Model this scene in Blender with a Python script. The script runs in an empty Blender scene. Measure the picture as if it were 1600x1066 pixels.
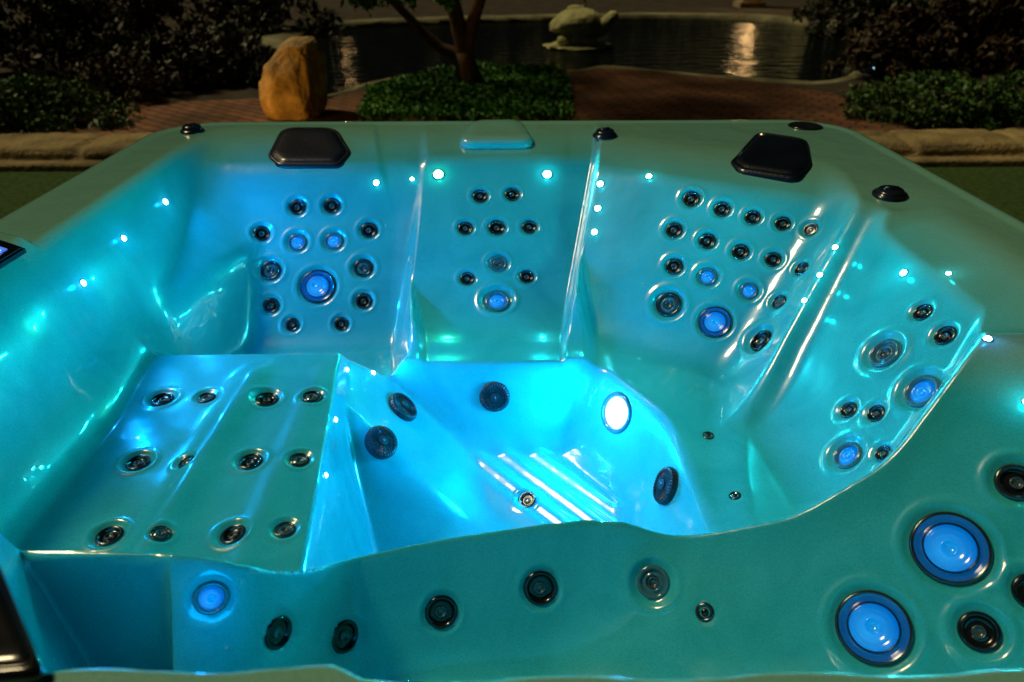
import bpy, bmesh, math, random
import numpy as np
from mathutils import Vector, Matrix, noise
R = math.radians
random.seed(7); rng = np.random.default_rng(7)
scn = bpy.context.scene
C = scn.collection
ZR = 0.92                       # height of the tub rim above the ground
CAM = np.array([0.0, 0.0, 1.49]); F = 1100.0; PITCH = R(30); YAW = R(1)

def ray(u, v):                  # direction seen at a point of the 1600 x 1066 photograph
    a = (u-800)/F; b = (533-v)/F
    d = np.array([a, math.cos(PITCH)+b*math.sin(PITCH), -math.sin(PITCH)+b*math.cos(PITCH)])
    c, s = math.cos(YAW), math.sin(YAW)
    d = np.array([d[0]*c+d[1]*s, -d[0]*s+d[1]*c, d[2]])
    return d/np.linalg.norm(d)
def G(u, v, z=0.0):             # point on a level plane
    d = ray(u, v); t = (z-CAM[2])/d[2]; p = CAM+d*t
    return Vector(p)

# ------------------------------------------------------------------ materials
def newmat(name):
    m = bpy.data.materials.new(name); m.use_nodes = True
    nt = m.node_tree; b = nt.nodes['Principled BSDF']
    return m, nt, b
def simple(name, col, rough=.5, metal=0, coat=0, emis=None, es=0, bump=0, bscale=60, var=0, vscale=8, spec=.5, trans=0):
    m, nt, b = newmat(name)
    b.inputs['Base Color'].default_value = (*col, 1); b.inputs['Roughness'].default_value = rough
    b.inputs['Metallic'].default_value = metal; b.inputs['Coat Weight'].default_value = coat
    b.inputs['Coat Roughness'].default_value = .04
    b.inputs['Specular IOR Level'].default_value = spec
    b.inputs['Transmission Weight'].default_value = trans
    if emis: b.inputs['Emission Color'].default_value = (*emis, 1); b.inputs['Emission Strength'].default_value = es
    N = nt.nodes; L = nt.links
    tc = N.new('ShaderNodeTexCoord')
    if var:
        n = N.new('ShaderNodeTexNoise'); n.inputs['Scale'].default_value = vscale; n.inputs['Detail'].default_value = 6
        L.new(tc.outputs['Object'], n.inputs['Vector'])
        r = N.new('ShaderNodeValToRGB')
        r.color_ramp.elements[0].position = .3; r.color_ramp.elements[1].position = .7
        r.color_ramp.elements[0].color = (*[max(0, c*(1-var)) for c in col], 1)
        r.color_ramp.elements[1].color = (*[min(1, c*(1+var)) for c in col], 1)
        L.new(n.outputs['Fac'], r.inputs['Fac']); L.new(r.outputs['Color'], b.inputs['Base Color'])
    if bump:
        n2 = N.new('ShaderNodeTexNoise'); n2.inputs['Scale'].default_value = bscale; n2.inputs['Detail'].default_value = 5
        L.new(tc.outputs['Object'], n2.inputs['Vector'])
        bp = N.new('ShaderNodeBump'); bp.inputs['Strength'].default_value = bump; bp.inputs['Distance'].default_value = .02
        L.new(n2.outputs['Fac'], bp.inputs['Height']); L.new(bp.outputs['Normal'], b.inputs['Normal'])
    return m

def mat_shell():
    m, nt, b = newmat('pearl_acrylic'); N = nt.nodes; L = nt.links
    tc = N.new('ShaderNodeTexCoord')
    n = N.new('ShaderNodeTexNoise'); n.inputs['Scale'].default_value = 5; n.inputs['Detail'].default_value = 8
    n.inputs['Roughness'].default_value = .6; n.inputs['Distortion'].default_value = 1.2
    L.new(tc.outputs['Object'], n.inputs['Vector'])
    r = N.new('ShaderNodeValToRGB')
    r.color_ramp.elements[0].position = .3; r.color_ramp.elements[0].color = (.018, .43, .46, 1)
    r.color_ramp.elements[1].position = .75; r.color_ramp.elements[1].color = (.045, .55, .58, 1)
    L.new(n.outputs['Fac'], r.inputs['Fac']); L.new(r.outputs['Color'], b.inputs['Base Color'])
    b.inputs['Roughness'].default_value = .26
    b.inputs['Coat Weight'].default_value = 1; b.inputs['Coat Roughness'].default_value = .03
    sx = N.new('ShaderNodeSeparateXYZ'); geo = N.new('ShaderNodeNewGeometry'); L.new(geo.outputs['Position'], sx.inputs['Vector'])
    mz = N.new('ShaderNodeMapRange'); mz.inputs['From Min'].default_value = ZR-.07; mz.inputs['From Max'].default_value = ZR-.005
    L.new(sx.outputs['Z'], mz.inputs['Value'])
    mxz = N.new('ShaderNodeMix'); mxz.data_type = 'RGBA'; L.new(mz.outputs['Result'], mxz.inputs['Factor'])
    L.new(r.outputs['Color'], mxz.inputs[6]); mxz.inputs[7].default_value = (.20, .50, .42, 1)  # same acrylic at the rim; its lit, paler look is painted in by height
    vs_ = N.new('ShaderNodeTexNoise'); vs_.inputs['Scale'].default_value = 420; vs_.inputs['Detail'].default_value = 1; L.new(tc.outputs['Object'], vs_.inputs['Vector'])
    rs = N.new('ShaderNodeValToRGB'); rs.color_ramp.elements[0].position = .36; rs.color_ramp.elements[0].color = (.88, .88, .88, 1); rs.color_ramp.elements[1].position = .60; rs.color_ramp.elements[1].color = (1.04, 1.04, 1.04, 1)
    L.new(vs_.outputs['Fac'], rs.inputs['Fac'])
    mxs = N.new('ShaderNodeMix'); mxs.data_type = 'RGBA'; mxs.blend_type = 'MULTIPLY'; mxs.inputs['Factor'].default_value = 1
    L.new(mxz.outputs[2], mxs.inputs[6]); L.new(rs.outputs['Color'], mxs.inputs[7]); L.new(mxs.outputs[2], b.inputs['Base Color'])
    # a gentle vacuum-forming ripple in the gloss
    n3 = N.new('ShaderNodeTexNoise'); n3.inputs['Scale'].default_value = 9; n3.inputs['Detail'].default_value = 2
    L.new(tc.outputs['Object'], n3.inputs['Vector'])
    bp = N.new('ShaderNodeBump'); bp.inputs['Strength'].default_value = .25; bp.inputs['Distance'].default_value = .012
    L.new(n3.outputs['Fac'], bp.inputs['Height'])
    # scattered water droplets
    vo = N.new('ShaderNodeTexVoronoi'); vo.inputs['Scale'].default_value = 42
    L.new(tc.outputs['Object'], vo.inputs['Vector'])
    sp = N.new('ShaderNodeSeparateColor'); L.new(vo.outputs['Color'], sp.inputs['Color'])
    pick = N.new('ShaderNodeMath'); pick.operation = 'GREATER_THAN'; pick.inputs[1].default_value = .80
    L.new(sp.outputs['Red'], pick.inputs[0])
    mr = N.new('ShaderNodeMapRange'); mr.inputs['From Min'].default_value = .0; mr.inputs['From Max'].default_value = .16
    mr.inputs['To Min'].default_value = 1; mr.inputs['To Max'].default_value = 0
    L.new(vo.outputs['Distance'], mr.inputs['Value'])
    mu = N.new('ShaderNodeMath'); mu.operation = 'MULTIPLY'
    L.new(mr.outputs['Result'], mu.inputs[0]); L.new(pick.outputs[0], mu.inputs[1])
    bp2 = N.new('ShaderNodeBump'); bp2.inputs['Strength'].default_value = .8; bp2.inputs['Distance'].default_value = .010
    L.new(mu.outputs[0], bp2.inputs['Height']); L.new(bp.outputs['Normal'], bp2.inputs['Normal'])
    L.new(bp2.outputs['Normal'], b.inputs['Coat Normal']); L.new(bp.outputs['Normal'], b.inputs['Normal'])
    return m
M = {}
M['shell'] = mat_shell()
M['pillow'] = simple('black_foam', (.002, .006, .013), .38, bump=.12, bscale=140, var=.3, spec=.4, coat=.5)
M['bezel'] = simple('smoked_chrome', (.10, .13, .14), .16, metal=.85, var=.15, vscale=30)
M['insert'] = simple('black_jet_plastic', (.006, .008, .009), .18, coat=.5, var=.2)
M['nozzle'] = simple('grey_nozzle_plastic', (.10, .14, .15), .2, metal=.5, coat=.4, var=.2)
M['clear'] = simple('clear_smoke_plastic', (.05, .16, .19), .12, coat=1, var=.2)
M['blueface'] = simple('lit_blue_lens', (.0, .10, .3), .16, coat=1, emis=(.0, .30, 1.0), es=.62, var=.2, vscale=20)
def glow(m):
    nt = m.node_tree; N = nt.nodes; L = nt.links; b = N['Principled BSDF']
    tc = N.new('ShaderNodeTexCoord'); mp = N.new('ShaderNodeMapping'); mp.inputs['Location'].default_value = (.12, .1, 0); L.new(tc.outputs['Object'], mp.inputs['Vector'])
    ln = N.new('ShaderNodeVectorMath'); ln.operation = 'LENGTH'; L.new(mp.outputs['Vector'], ln.inputs[0])
    r = N.new('ShaderNodeValToRGB'); r.color_ramp.elements[0].position = .05; r.color_ramp.elements[0].color = (.03, .42, 1, 1); r.color_ramp.elements[1].position = .75; r.color_ramp.elements[1].color = (.0, .15, .62, 1)
    L.new(ln.outputs['Value'], r.inputs['Fac']); L.new(r.outputs['Color'], b.inputs['Emission Color'])
glow(M['blueface']); M['blueface'].node_tree.nodes['Principled BSDF'].inputs['Emission Strength'].default_value = .75
M['bluering'] = simple('blue_tinted_ring', (.01, .08, .30), .12, coat=1, emis=(.0, .14, .45), es=.28, var=.3, vscale=20)
M['nozblue'] = simple('clear_blue_nozzle', (.02, .25, .5), .08, coat=1, emis=(.0, .30, .95), es=.55, var=.3, vscale=20)
M['blackring'] = simple('black_gasket', (.003, .005, .012), .25, coat=.6, var=.2)
M['grille'] = simple('charcoal_grille', (.012, .02, .028), .38, var=.3, vscale=20)
M['led'] = simple('lit_led_dome', (.8, .9, .9), .2, emis=(.35, 1.0, .95), es=30)
M['lamp'] = simple('lit_lamp_lens', (.8, .9, .9), .2, emis=(.75, .98, 1.0), es=9)
M['knob'] = simple('black_knob_plastic', (.01, .014, .02), .22, coat=.6, var=.2)
M['panelcase'] = simple('panel_bezel', (.004, .005, .008), .12, coat=1, var=.2)
M['cabinet'] = simple('grey_composite_panel', (.06, .055, .05), .6, bump=.3, bscale=40, var=.3)

# ------------------------------------------------------------------ object helpers
def link(o, parent=None):
    C.objects.link(o)
    if parent: o.parent = parent
    return o
def meshobj(name, verts, faces, mat, parent=None, smooth=True):
    me = bpy.data.meshes.new(name); me.from_pydata([tuple(v) for v in verts], [], faces); me.update()
    if smooth: me.polygons.foreach_set('use_smooth', [True]*len(me.polygons))
    me.materials.append(mat)
    return link(bpy.data.objects.new(name, me), parent)
def bmobj(name, bm, mat, parent=None, smooth=True):
    me = bpy.data.meshes.new(name); bm.to_mesh(me); bm.free()
    if smooth: me.polygons.foreach_set('use_smooth', [True]*len(me.polygons))
    me.materials.append(mat)
    return link(bpy.data.objects.new(name, me), parent)
def tag(o, label, cat, group=None, kind=None):
    if label: o['label'] = label
    if cat: o['category'] = cat
    if group: o['group'] = group
    if kind: o['kind'] = kind
    return o
def struct(o): o['kind'] = 'structure'; return o
def empty(name, loc):
    o = bpy.data.objects.new(name, None); o.location = loc; o.empty_display_size = .1
    return link(o)
def lathe_mesh(name, prof, mat, seg=40):
    vs, fs = [], []; n = len(prof)
    for k in range(seg):
        a = 2*math.pi*k/seg
        for r, z in prof: vs.append((r*math.cos(a), r*math.sin(a), z))
    for k in range(seg):
        k2 = (k+1) % seg
        for i in range(n-1): fs.append((k*n+i, k2*n+i, k2*n+i+1, k*n+i+1))
    me = bpy.data.meshes.new(name); me.from_pydata(vs, [], fs); me.validate(); me.update()
    me.polygons.foreach_set('use_smooth', [True]*len(me.polygons)); me.materials.append(mat)
    return me
def tube_bm(bm, pts, rads, seg=10):
    rings = []
    for i, p in enumerate(pts):
        p = Vector(p)
        t = (Vector(pts[min(i+1, len(pts)-1)])-Vector(pts[max(i-1, 0)])).normalized()
        q = t.to_track_quat('Z', 'Y')
        rings.append([bm.verts.new(p+q @ Vector((rads[i]*math.cos(2*math.pi*k/seg), rads[i]*math.sin(2*math.pi*k/seg), 0))) for k in range(seg)])
    for a, b in zip(rings[:-1], rings[1:]):
        for k in range(seg): bm.faces.new((a[k], a[(k+1) % seg], b[(k+1) % seg], b[k]))
    bm.faces.new(rings[0][::-1]); bm.faces.new(rings[-1])

# ------------------------------------------------------------------ tub shell as moulded hollows
X0, X1, Y0, Y1, CR = -1.15, 1.19, .17, 2.54, .20
def smax(a, b, k=.03):
    h = np.clip(.5+.5*(a-b)/k, 0, 1); return b+(a-b)*h+k*h*(1-h)
def smin(a, b, k=.03): return -smax(-a, -b, k)
def sstep(x, a, b):
    t = np.clip((x-a)/(b-a), 0, 1); return t*t*(3-2*t)
def plane(x, y, nx, ny, c, z, s):     # height z on the line n.p = c, rising outwards with slope s
    l = math.hypot(nx, ny); return z+s*((nx*x+ny*y)/l-c)
def g(x, c, w): return np.exp(-((x-c)/w)**2)

def sint(x, xp, fp, w=.014):
    return sum(np.interp(x+o*w, xp, fp) for o in (-2, -1, 0, 1, 2))/5
YCX = [-.90, -.42, -.345, -.305, -.265, -.10, .12, .22, .36, .48, .62, .83, .95, 1.2]
YCY = [.70, .69, .705, .76, .838, .878, .903, .898, .868, .850, .875, 1.02, 1.13, 1.36]
ZCZ = [-.135, -.15, -.195, -.26, -.322, -.315, -.30, -.298]
def height(x, y):
    yc = sint(x, YCX, YCY); zc = sint(x, YCX[:8], ZCZ)
    q2 = sstep(x, .20, .34); zc = zc*(1-q2)+(.53*x+.67*yc-1.075)*q2
    # lounge on the left: leg bed, seat dip, reclined back
    fl = -.33-.155*sstep(y, 1.50, 1.62)
    fl = fl+.022*g(x, -.585+.03*(y-1.2), .035)*(1-sstep(y, 1.38, 1.5))+.008*g(x, -.43, .03)*(1-sstep(y, 1.38, 1.5))
    back = smin(-.49+.99*(y-1.79), -.065+.31*(y-2.22), .02)
    back = back-.018*(1-sstep(np.abs(x+.56), .22, .30))*(1-sstep(y, 2.1, 2.2))
    L = smax(fl, back, .05)
    xl = -x-.012+.03*(1-sstep(y, 1.2, 1.5)) ; left = smin(-.33+3.2*(xl-.865), -.14+1.35*(xl-.885), .05)
    L = smax(L, left, .10)
    nb_ = -.937*x+.348*y
    L = smax(L, smin(-.37+2.8*(nb_-1.365), -.26+.75*(nb_-1.405), .07), .06)
    q_ = sstep(y, 1.46, 1.66); cx_ = -.325*(1-q_)+(-.150*y-.012)*q_
    L = smax(L, -.42+3.2*(x-cx_), .02+.07*q_)
    L = smax(L, zc+4*(yc-y), .05)
    # middle seat
    cs = smin(-.42+.83*(y-1.80), -.045+.22*(y-2.26), .015)
    S = smax(-.405+0*x, cs, .10)
    S = smax(S, -.42+4*(-.133*y-x), .09); S = smax(S, -.42+5*(x-.104*y), .08)
    S = smax(S, zc+5*(yc-y), .02)
    # right back corner seat
    np_ = (.49*x+.87*y)/math.hypot(.49, .87)
    cb = smin(-.41+1.02*(np_-1.645), -.05+.27*(np_-1.99), .02)
    K = smax(-.42+0*x, cb, .06)
    K = smax(K, -.40+3.2*(.140*y-x), .10)
    K = smax(K, plane(x, y, .968, -.258, .205, -.40, 1.7), .12)
    K = smax(K, zc+5*(yc-y), .02)
    # right side seat
    D = smax(-.40+0*x, -.40+1.25*(x-.63), .10)
    D = smax(D, plane(x, y, -.364, .931, 1.045, -.40, 1.9), .13)
    D = smax(D, zc+3.0*(yc-y), .06)
    D = smax(D, -.40+3*(.20-x), .04)
    D = D-.015*g(x, .60, .09)*g(y, 1.12, .16)
    # foot well
    pla = (sstep(x*.76+y*.65, .80, .90))
    ribs = np.sin((.76*x+.65*y)/.064*2*math.pi)
    rm = sstep(x*.76+y*.65, .86, .90)*(1-sstep(x*.76+y*.65, 1.24, 1.28))*sstep(.65*x-.76*y, -1.34, -1.18)*(1-sstep(.65*x-.76*y, -.80, -.66))
    W = -.660+.022*pla+.0055*ribs*rm
    W = smax(W, -.40+2.8*(y-1.585), .06)
    W = smax(W, plane(x, y, .87, .49, 1.01, -.40, 2.4), .09)
    W = smax(W, -.40+2.3*(x-.41+.03*(y-1)), .08)
    W = smax(W, zc+4*(yc-y), .05)
    W = smax(W, -.33+4.5*(-x-.328-.10*(y-.83)), .03)
    wedge = -.44-.95*(x+.300)
    wedge = wedge-.24*(1-sstep(y+.35*x, .96, 1.24))
    W = smax(W, wedge, .035)
    # front lounge
    se = np.interp(x, [-.9, -.48, -.45, -.33, -.29], [6.0, 6.0, 1.9, 1.8, 1.45]); E = smax(-.50+0*x, zc+se*(y-yc), .05)
    E = smax(E, .53*x+.67*y-1.075, .05)
    E = smax(E, plane(x, y, -.80, -.60, .125, 0, 9.0), .03)
    E = smax(E, -.02+7*(.412-.014*sstep(x, -.16, -.12)+.003*np.sin(x*30)-y), .02)
    E = smax(E, -.10+2.2*(x-.93), .05)
    fcut = smax(-.402+0*x, -.395+1.15*(y-1.69), .08)
    fcut = smax(fcut, -.40+2*(x-.30), .06); fcut = smax(fcut, -.40+2.5*(-.33-x), .05); fcut = smax(fcut, -.40+3*(1.52-y), .05)
    S = smin(S, fcut, .03)
    z = smin(smin(smin(L, S, .03), K, .035), smin(D, smin(W, E, .04), .04), .035)
    deck = 0*x-.004
    # slightly raised moulding that carries the control panel, and dish round the right-hand dial
    yq = y+.45*(x+.93); pan = (1-sstep(yq, 1.375, 1.405))*sstep(yq, .85, .90)*(1-sstep(x, -.905, -.89))
    deck = deck+.022*pan
    deck = deck-.012*g(x, .96, .11)*g(y, 1.66, .11)
    z = smin(z, deck, .028)
    sh = smax(smax(-.050+.30*(x-.90), -.03+.7*(y-1.60), .02), -.03+.6*(1.05-y), .02)
    sh = smax(sh, -.03+1.2*(.83-x), .02)
    z = smin(z, sh, .012)
    return z
def sdf(x, y):
    cx, cy = (X0+X1)/2, (Y0+Y1)/2; hx, hy = (X1-X0)/2-CR, (Y1-Y0)/2-CR
    qx, qy = np.abs(x-cx)-hx, np.abs(y-cy)-hy
    return np.hypot(np.maximum(qx, 0), np.maximum(qy, 0))+np.minimum(np.maximum(qx, qy), 0)-CR
def hit(u, v):                      # where a line of sight meets the shell; returns point and normal
    d = ray(u, v); t = np.linspace(.35, 4.5, 9000); p = CAM[None]+d[None]*t[:, None]
    h = height(p[:, 0], p[:, 1])+ZR
    i = int(np.argmax(p[:, 2] < h)); q = p[i]
    e = .004
    hx = (height(np.array([q[0]+e]), np.array([q[1]]))-height(np.array([q[0]-e]), np.array([q[1]])))[0]/(2*e)
    hy = (height(np.array([q[0]]), np.array([q[1]+e]))-height(np.array([q[0]]), np.array([q[1]-e])))[0]/(2*e)
    n = Vector((-hx, -hy, 1)).normalized()
    depth = float(np.dot(q-CAM, ray(800, 533)))
    return Vector((q[0], q[1], float(h[i]))), n, depth

# jets: u, v, diameter in photo pixels, kind  s small dark, m chrome mid, c clear, b lit blue, B big lit blue, k dark large, t tiny
JETS = [(464,323,25,'s'),(518,321,25,'s'),(409,364,25,'s'),(576,359,25,'s'),(422,422,31,'m'),(567,418,29,'m'),(423,477,25,'s'),(568,470,25,'s'),(456,507,22,'s'),(533,506,22,'s'),(464,378,28,'b'),(521,376,28,'b'),(496,447,56,'B'),
 (750,306,22,'s'),(800,303,22,'s'),(727,356,22,'s'),(776,355,25,'s'),(827,354,22,'s'),(778,411,27,'c'),(730,435,22,'s'),(823,432,22,'s'),(777,469,38,'b'),
 (1080,310,25,'s'),(1128,326,24,'s'),(1176,339,23,'s'),(1223,349,23,'s'),(1266,358,22,'s'),(1053,359,25,'s'),(1105,376,25,'s'),(1157,393,25,'s'),(1208,405,24,'s'),(1251,419,23,'s'),(1053,416,26,'s'),(1105,432,29,'b'),(1170,454,27,'b'),(1216,471,24,'m'),(1044,475,39,'m'),(1117,503,52,'B'),(1187,531,38,'k'),
 (1440,487,30,'s'),(1475,523,34,'s'),(1380,550,50,'c'),(1438,609,56,'b'),(1324,640,28,'s'),(1367,645,29,'s'),(1322,710,46,'b'),(1378,708,27,'s'),
 (1107,680,20,'t'),(1148,774,20,'t'),
 (1485,856,114,'B'),(1365,980,112,'B'),(1588,753,56,'s'),(1531,987,58,'k'),(1614,925,54,'k'),(1020,910,50,'c'),(1101,957,30,'t'),(845,920,52,'k'),(690,958,50,'k'),(541,996,50,'k'),(438,990,50,'k'),(330,937,52,'b'),
 (253,622,33,'s'),(322,620,27,'m'),(417,622,34,'s'),(487,618,29,'m'),(215,721,35,'s'),(289,720,27,'m'),(391,719,36,'s'),(468,717,30,'m'),(170,835,40,'s'),(251,832,29,'m'),(363,833,39,'s'),(445,826,32,'m'),(823,780,27,'s')]
jets = []
for u, v, dpx, kind in JETS:
    p, n, dep = hit(u, v); jets.append((p, n, dpx/2*dep/F*(.95 if kind == 'B' else 1), kind))

# shell mesh
stp = .004
xs = np.arange(X0-.004, X1+.009, stp); ys = np.arange(Y0-.004, Y1+.009, stp)
GX, GY = np.meshgrid(xs, ys); sd = sdf(GX, GY)
e = 1e-4
gx = (sdf(GX+e, GY)-sdf(GX-e, GY))/(2*e); gy = (sdf(GX, GY+e)-sdf(GX, GY-e))/(2*e)
out = sd > 0
PX = np.where(out, GX-sd*gx, GX); PY = np.where(out, GY-sd*gy, GY)
PZ = height(PX, PY)
edge = sstep(-sdf(PX, PY), 0, .03); PZ = PZ*edge + 0*(1-edge)
P = np.stack([PX, PY, PZ+ZR], -1)
dzx = np.gradient(PZ, stp, axis=1); dzy = np.gradient(PZ, stp, axis=0)
NN = np.stack([-dzx, -dzy, np.ones_like(dzx)], -1); NN /= np.linalg.norm(NN, axis=-1, keepdims=True)
for p, n, r, kind in jets:
    v = P-np.array(p); dn = np.abs(v@np.array(n)); d = np.sqrt(np.maximum((v**2).sum(-1)-dn**2, 0))/r
    m = (dn < r*1.5)
    if kind == 'B': prof = -.12*(1-sstep(d, 1.08, 1.22))+.035*np.exp(-((d-1.36)/.1)**2)
    elif kind == 'k' and p.x < .4: prof = -.15*(1-sstep(d, 1.1, 1.3))+.05*np.exp(-((d-1.4)/.15)**2); m = dn < r*.8
    elif kind == 't': prof = -.12*(1-sstep(d, .9, 1.5))
    else: prof = -.22*(1-sstep(d, 1.1, 1.42))+.10*np.exp(-((d-1.62)/.2)**2)
    if kind not in 'Bt': prof = prof-.42*(1-sstep(d, .62, .85))
    P = P+np.array(n)*(prof*r*m)[..., None]
ny, nx = GX.shape
idx = np.arange(ny*nx).reshape(ny, nx)
quads = np.stack([idx[:-1, :-1], idx[:-1, 1:], idx[1:, 1:], idx[1:, :-1]], -1).reshape(-1, 4)
o4 = out.ravel()[quads].all(1); quads = quads[~o4]
used = np.unique(quads); remap = np.full(ny*nx, -1); remap[used] = np.arange(len(used))
V = P.reshape(-1, 3)[used]; Q = remap[quads]
me = bpy.data.meshes.new('shell')
me.vertices.add(len(V)); me.vertices.foreach_set('co', V.ravel())
me.loops.add(Q.size); me.loops.foreach_set('vertex_index', Q.ravel())
me.polygons.add(len(Q)); me.polygons.foreach_set('loop_start', np.arange(0, Q.size, 4)); me.polygons.foreach_set('loop_total', np.full(len(Q), 4))
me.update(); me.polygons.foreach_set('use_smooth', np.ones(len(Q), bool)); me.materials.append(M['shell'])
TB = Vector(((X0+X1)/2, (Y0+Y1)/2, 0))
tub = empty('hot_tub', (0, 0, 0))
tub.location = TB
tag(tub, 'large square hot tub with pearly moulded seats lit blue and turquoise', 'hot tub')
def part(o, parent=None):           # keep world placement under the tub's empty
    o.parent = parent or tub
    if parent is None: o.matrix_parent_inverse = Matrix.Translation(-TB)
    return o
part(link(bpy.data.objects.new('shell', me)))

def rrect(off, n=14):
    pts = []
    for cx, cy, a0 in ((X1-CR, Y1-CR, 0), (X0+CR, Y1-CR, 90), (X0+CR, Y0+CR, 180), (X1-CR, Y0+CR, 270)):
        for k in range(n+1):
            a = R(a0+90*k/n); pts.append((cx+(CR+off)*math.cos(a), cy+(CR+off)*math.sin(a)))
    return pts
def sweep(name, prof, mat):
    vs, fs = [], []; m = None
    for off, z in prof:
        ring = rrect(off); m = len(ring); vs += [(a, b, z) for a, b in ring]
    for i in range(len(prof)-1):
        for k in range(m):
            k2 = (k+1) % m; fs.append((i*m+k, i*m+k2, (i+1)*m+k2, (i+1)*m+k))
    return part(meshobj(name, vs, fs, mat))
rad = .03
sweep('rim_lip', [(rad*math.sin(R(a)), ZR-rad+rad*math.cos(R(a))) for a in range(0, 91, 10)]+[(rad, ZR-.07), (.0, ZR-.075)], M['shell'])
sweep('cabinet', [(.0, ZR-.074), (.0, .02), (-.02, .0)], M['cabinet'])

# ------------------------------------------------------------------ jets
JM = {
 'bez': lathe_mesh('jet_ring', [(1.05,-.25),(1.05,.02),(1.0,.13),(.9,.18),(.8,.14),(.74,.0),(.66,-.12)], M['bezel']),
 'bezc': lathe_mesh('jet_ring_clear', [(1.05,-.25),(1.05,.02),(1.0,.13),(.9,.18),(.8,.14),(.74,.0),(.66,-.12)], M['clear']),
 'bezk': lathe_mesh('jet_ring_black', [(1.05,-.25),(1.05,.02),(1.0,.15),(.9,.2),(.8,.16),(.74,.0),(.66,-.12)], M['insert']),
 'ins': lathe_mesh('jet_insert', [(.78,-.02),(.66,-.10),(.52,-.16),(.42,-.10),(.34,-.12),(0,-.14)], M['insert']),
 'insc': lathe_mesh('jet_insert_clear', [(.75,-.06),(.6,-.02),(.52,.08),(.45,.08),(.40,-.08),(.34,-.14),(0,-.14)], M['clear']),
 'noz': lathe_mesh('jet_nozzle', [(.36,-.16),(.335,.04),(.30,.07),(.26,.04),(.24,-.10),(.12,-.12),(0,-.12)], M['nozzle'], 28),
 'insb': lathe_mesh('jet_insert_lit', [(.75,-.06),(.62,.0),(.56,.1),(.48,.1),(.42,-.02),(.36,-.05),(0,-.05)], M['blueface']),
 'nozb': lathe_mesh('jet_nozzle_lit', [(.28,-.1),(.27,.10),(.22,.13),(.17,.10),(.15,-.04),(0,-.04)], M['nozblue'], 28),
 'B1': lathe_mesh('big_jet_ring', [(1.05,-.2),(1.04,.03),(1.0,.08),(.96,.09),(.92,.06)], M['bezel'], 64),
 'B2': lathe_mesh('big_jet_flange', [(.93,.07),(.89,.05),(.87,.055),(.85,.03),(.80,.0),(.775,.015),(.75,.0),(.71,.06)], M['bluering'], 64),
 'B3': lathe_mesh('big_jet_gasket', [(.72,.0),(.715,.08),(.69,.10),(.672,.09),(.66,.04)], M['blackring'], 64),
 'B4': lathe_mesh('big_jet_face', [(.66,.03),(.63,.075),(.60,.06),(.56,.055),(.545,.068),(.53,.052),(.4,.035),(.385,.045),(.37,.03),(.25,.02),(0,.02)], M['blueface'], 64),
 'B5': lathe_mesh('big_jet_nozzle', [(.235,.01),(.235,.07),(.21,.10),(.175,.07),(.165,.03),(0,.035)], M['nozblue'], 32),
 't1': lathe_mesh('tiny_jet_ring', [(1.0,-.3),(1.0,.1),(.85,.25),(.65,.2),(.5,.05),(0,.02)], M['bezel'], 24),
 't2': lathe_mesh('tiny_jet_insert', [(.42,-.05),(.38,.24),(.2,.3),(0,.3)], M['insert'], 24),
}
SETS = {'s': [('jet','bez'),('insert','ins'),('nozzle','noz')], 'm': [('jet','bez'),('insert','insc'),('nozzle','noz')],
        'c': [('jet','bezc'),('insert','insc'),('nozzle','noz')], 'k': [('jet','bezk'),('insert','ins'),('nozzle','noz')],
        'b': [('jet','bezc'),('insert','insb'),('nozzle','nozb')], 't': [('jet','t1'),('insert','t2')],
        'B': [('jet','B1'),('flange','B2'),('gasket','B3'),('face','B4'),('nozzle','B5')]}
LAB = {'b': 'jet glowing blue', 'B': 'large round jet glowing blue', 'c': 'clear smoky jet', 't': 'tiny jet'}
def frame(n, tilt=(0, 0)):
    z = Vector(n); x = Vector((1, 0, 0)); y = z.cross(x).normalized(); x = y.cross(z)
    return Matrix((x, y, z)).transposed()
for p, n, r, kind in jets:
    first = None
    q = Vector(n)
    dirn = frame(q).to_4x4(); sink = .07 if kind == 'B' else .19
    for nm, key in SETS[kind]:
        o = link(bpy.data.objects.new(nm, JM[key]))
        if first is None:
            o.matrix_world = Matrix.Translation(p-q*r*sink) @ dirn @ Matrix.Scale(r, 4)
            o.matrix_basis = Matrix.Translation(p-q*r*sink) @ dirn @ Matrix.Scale(r, 4)
            part(o); first = o
            if kind in LAB: o['label'] = LAB[kind]
        else:
            o.parent = first
            if nm == 'nozzle':       # nozzles swivel a little
                o.location = (random.uniform(-.05, .05), random.uniform(-.05, .05), 0)
                if kind == 'B' and p.x < .5 and r > .05: o.location = (-.16, .08, 0)

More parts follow.
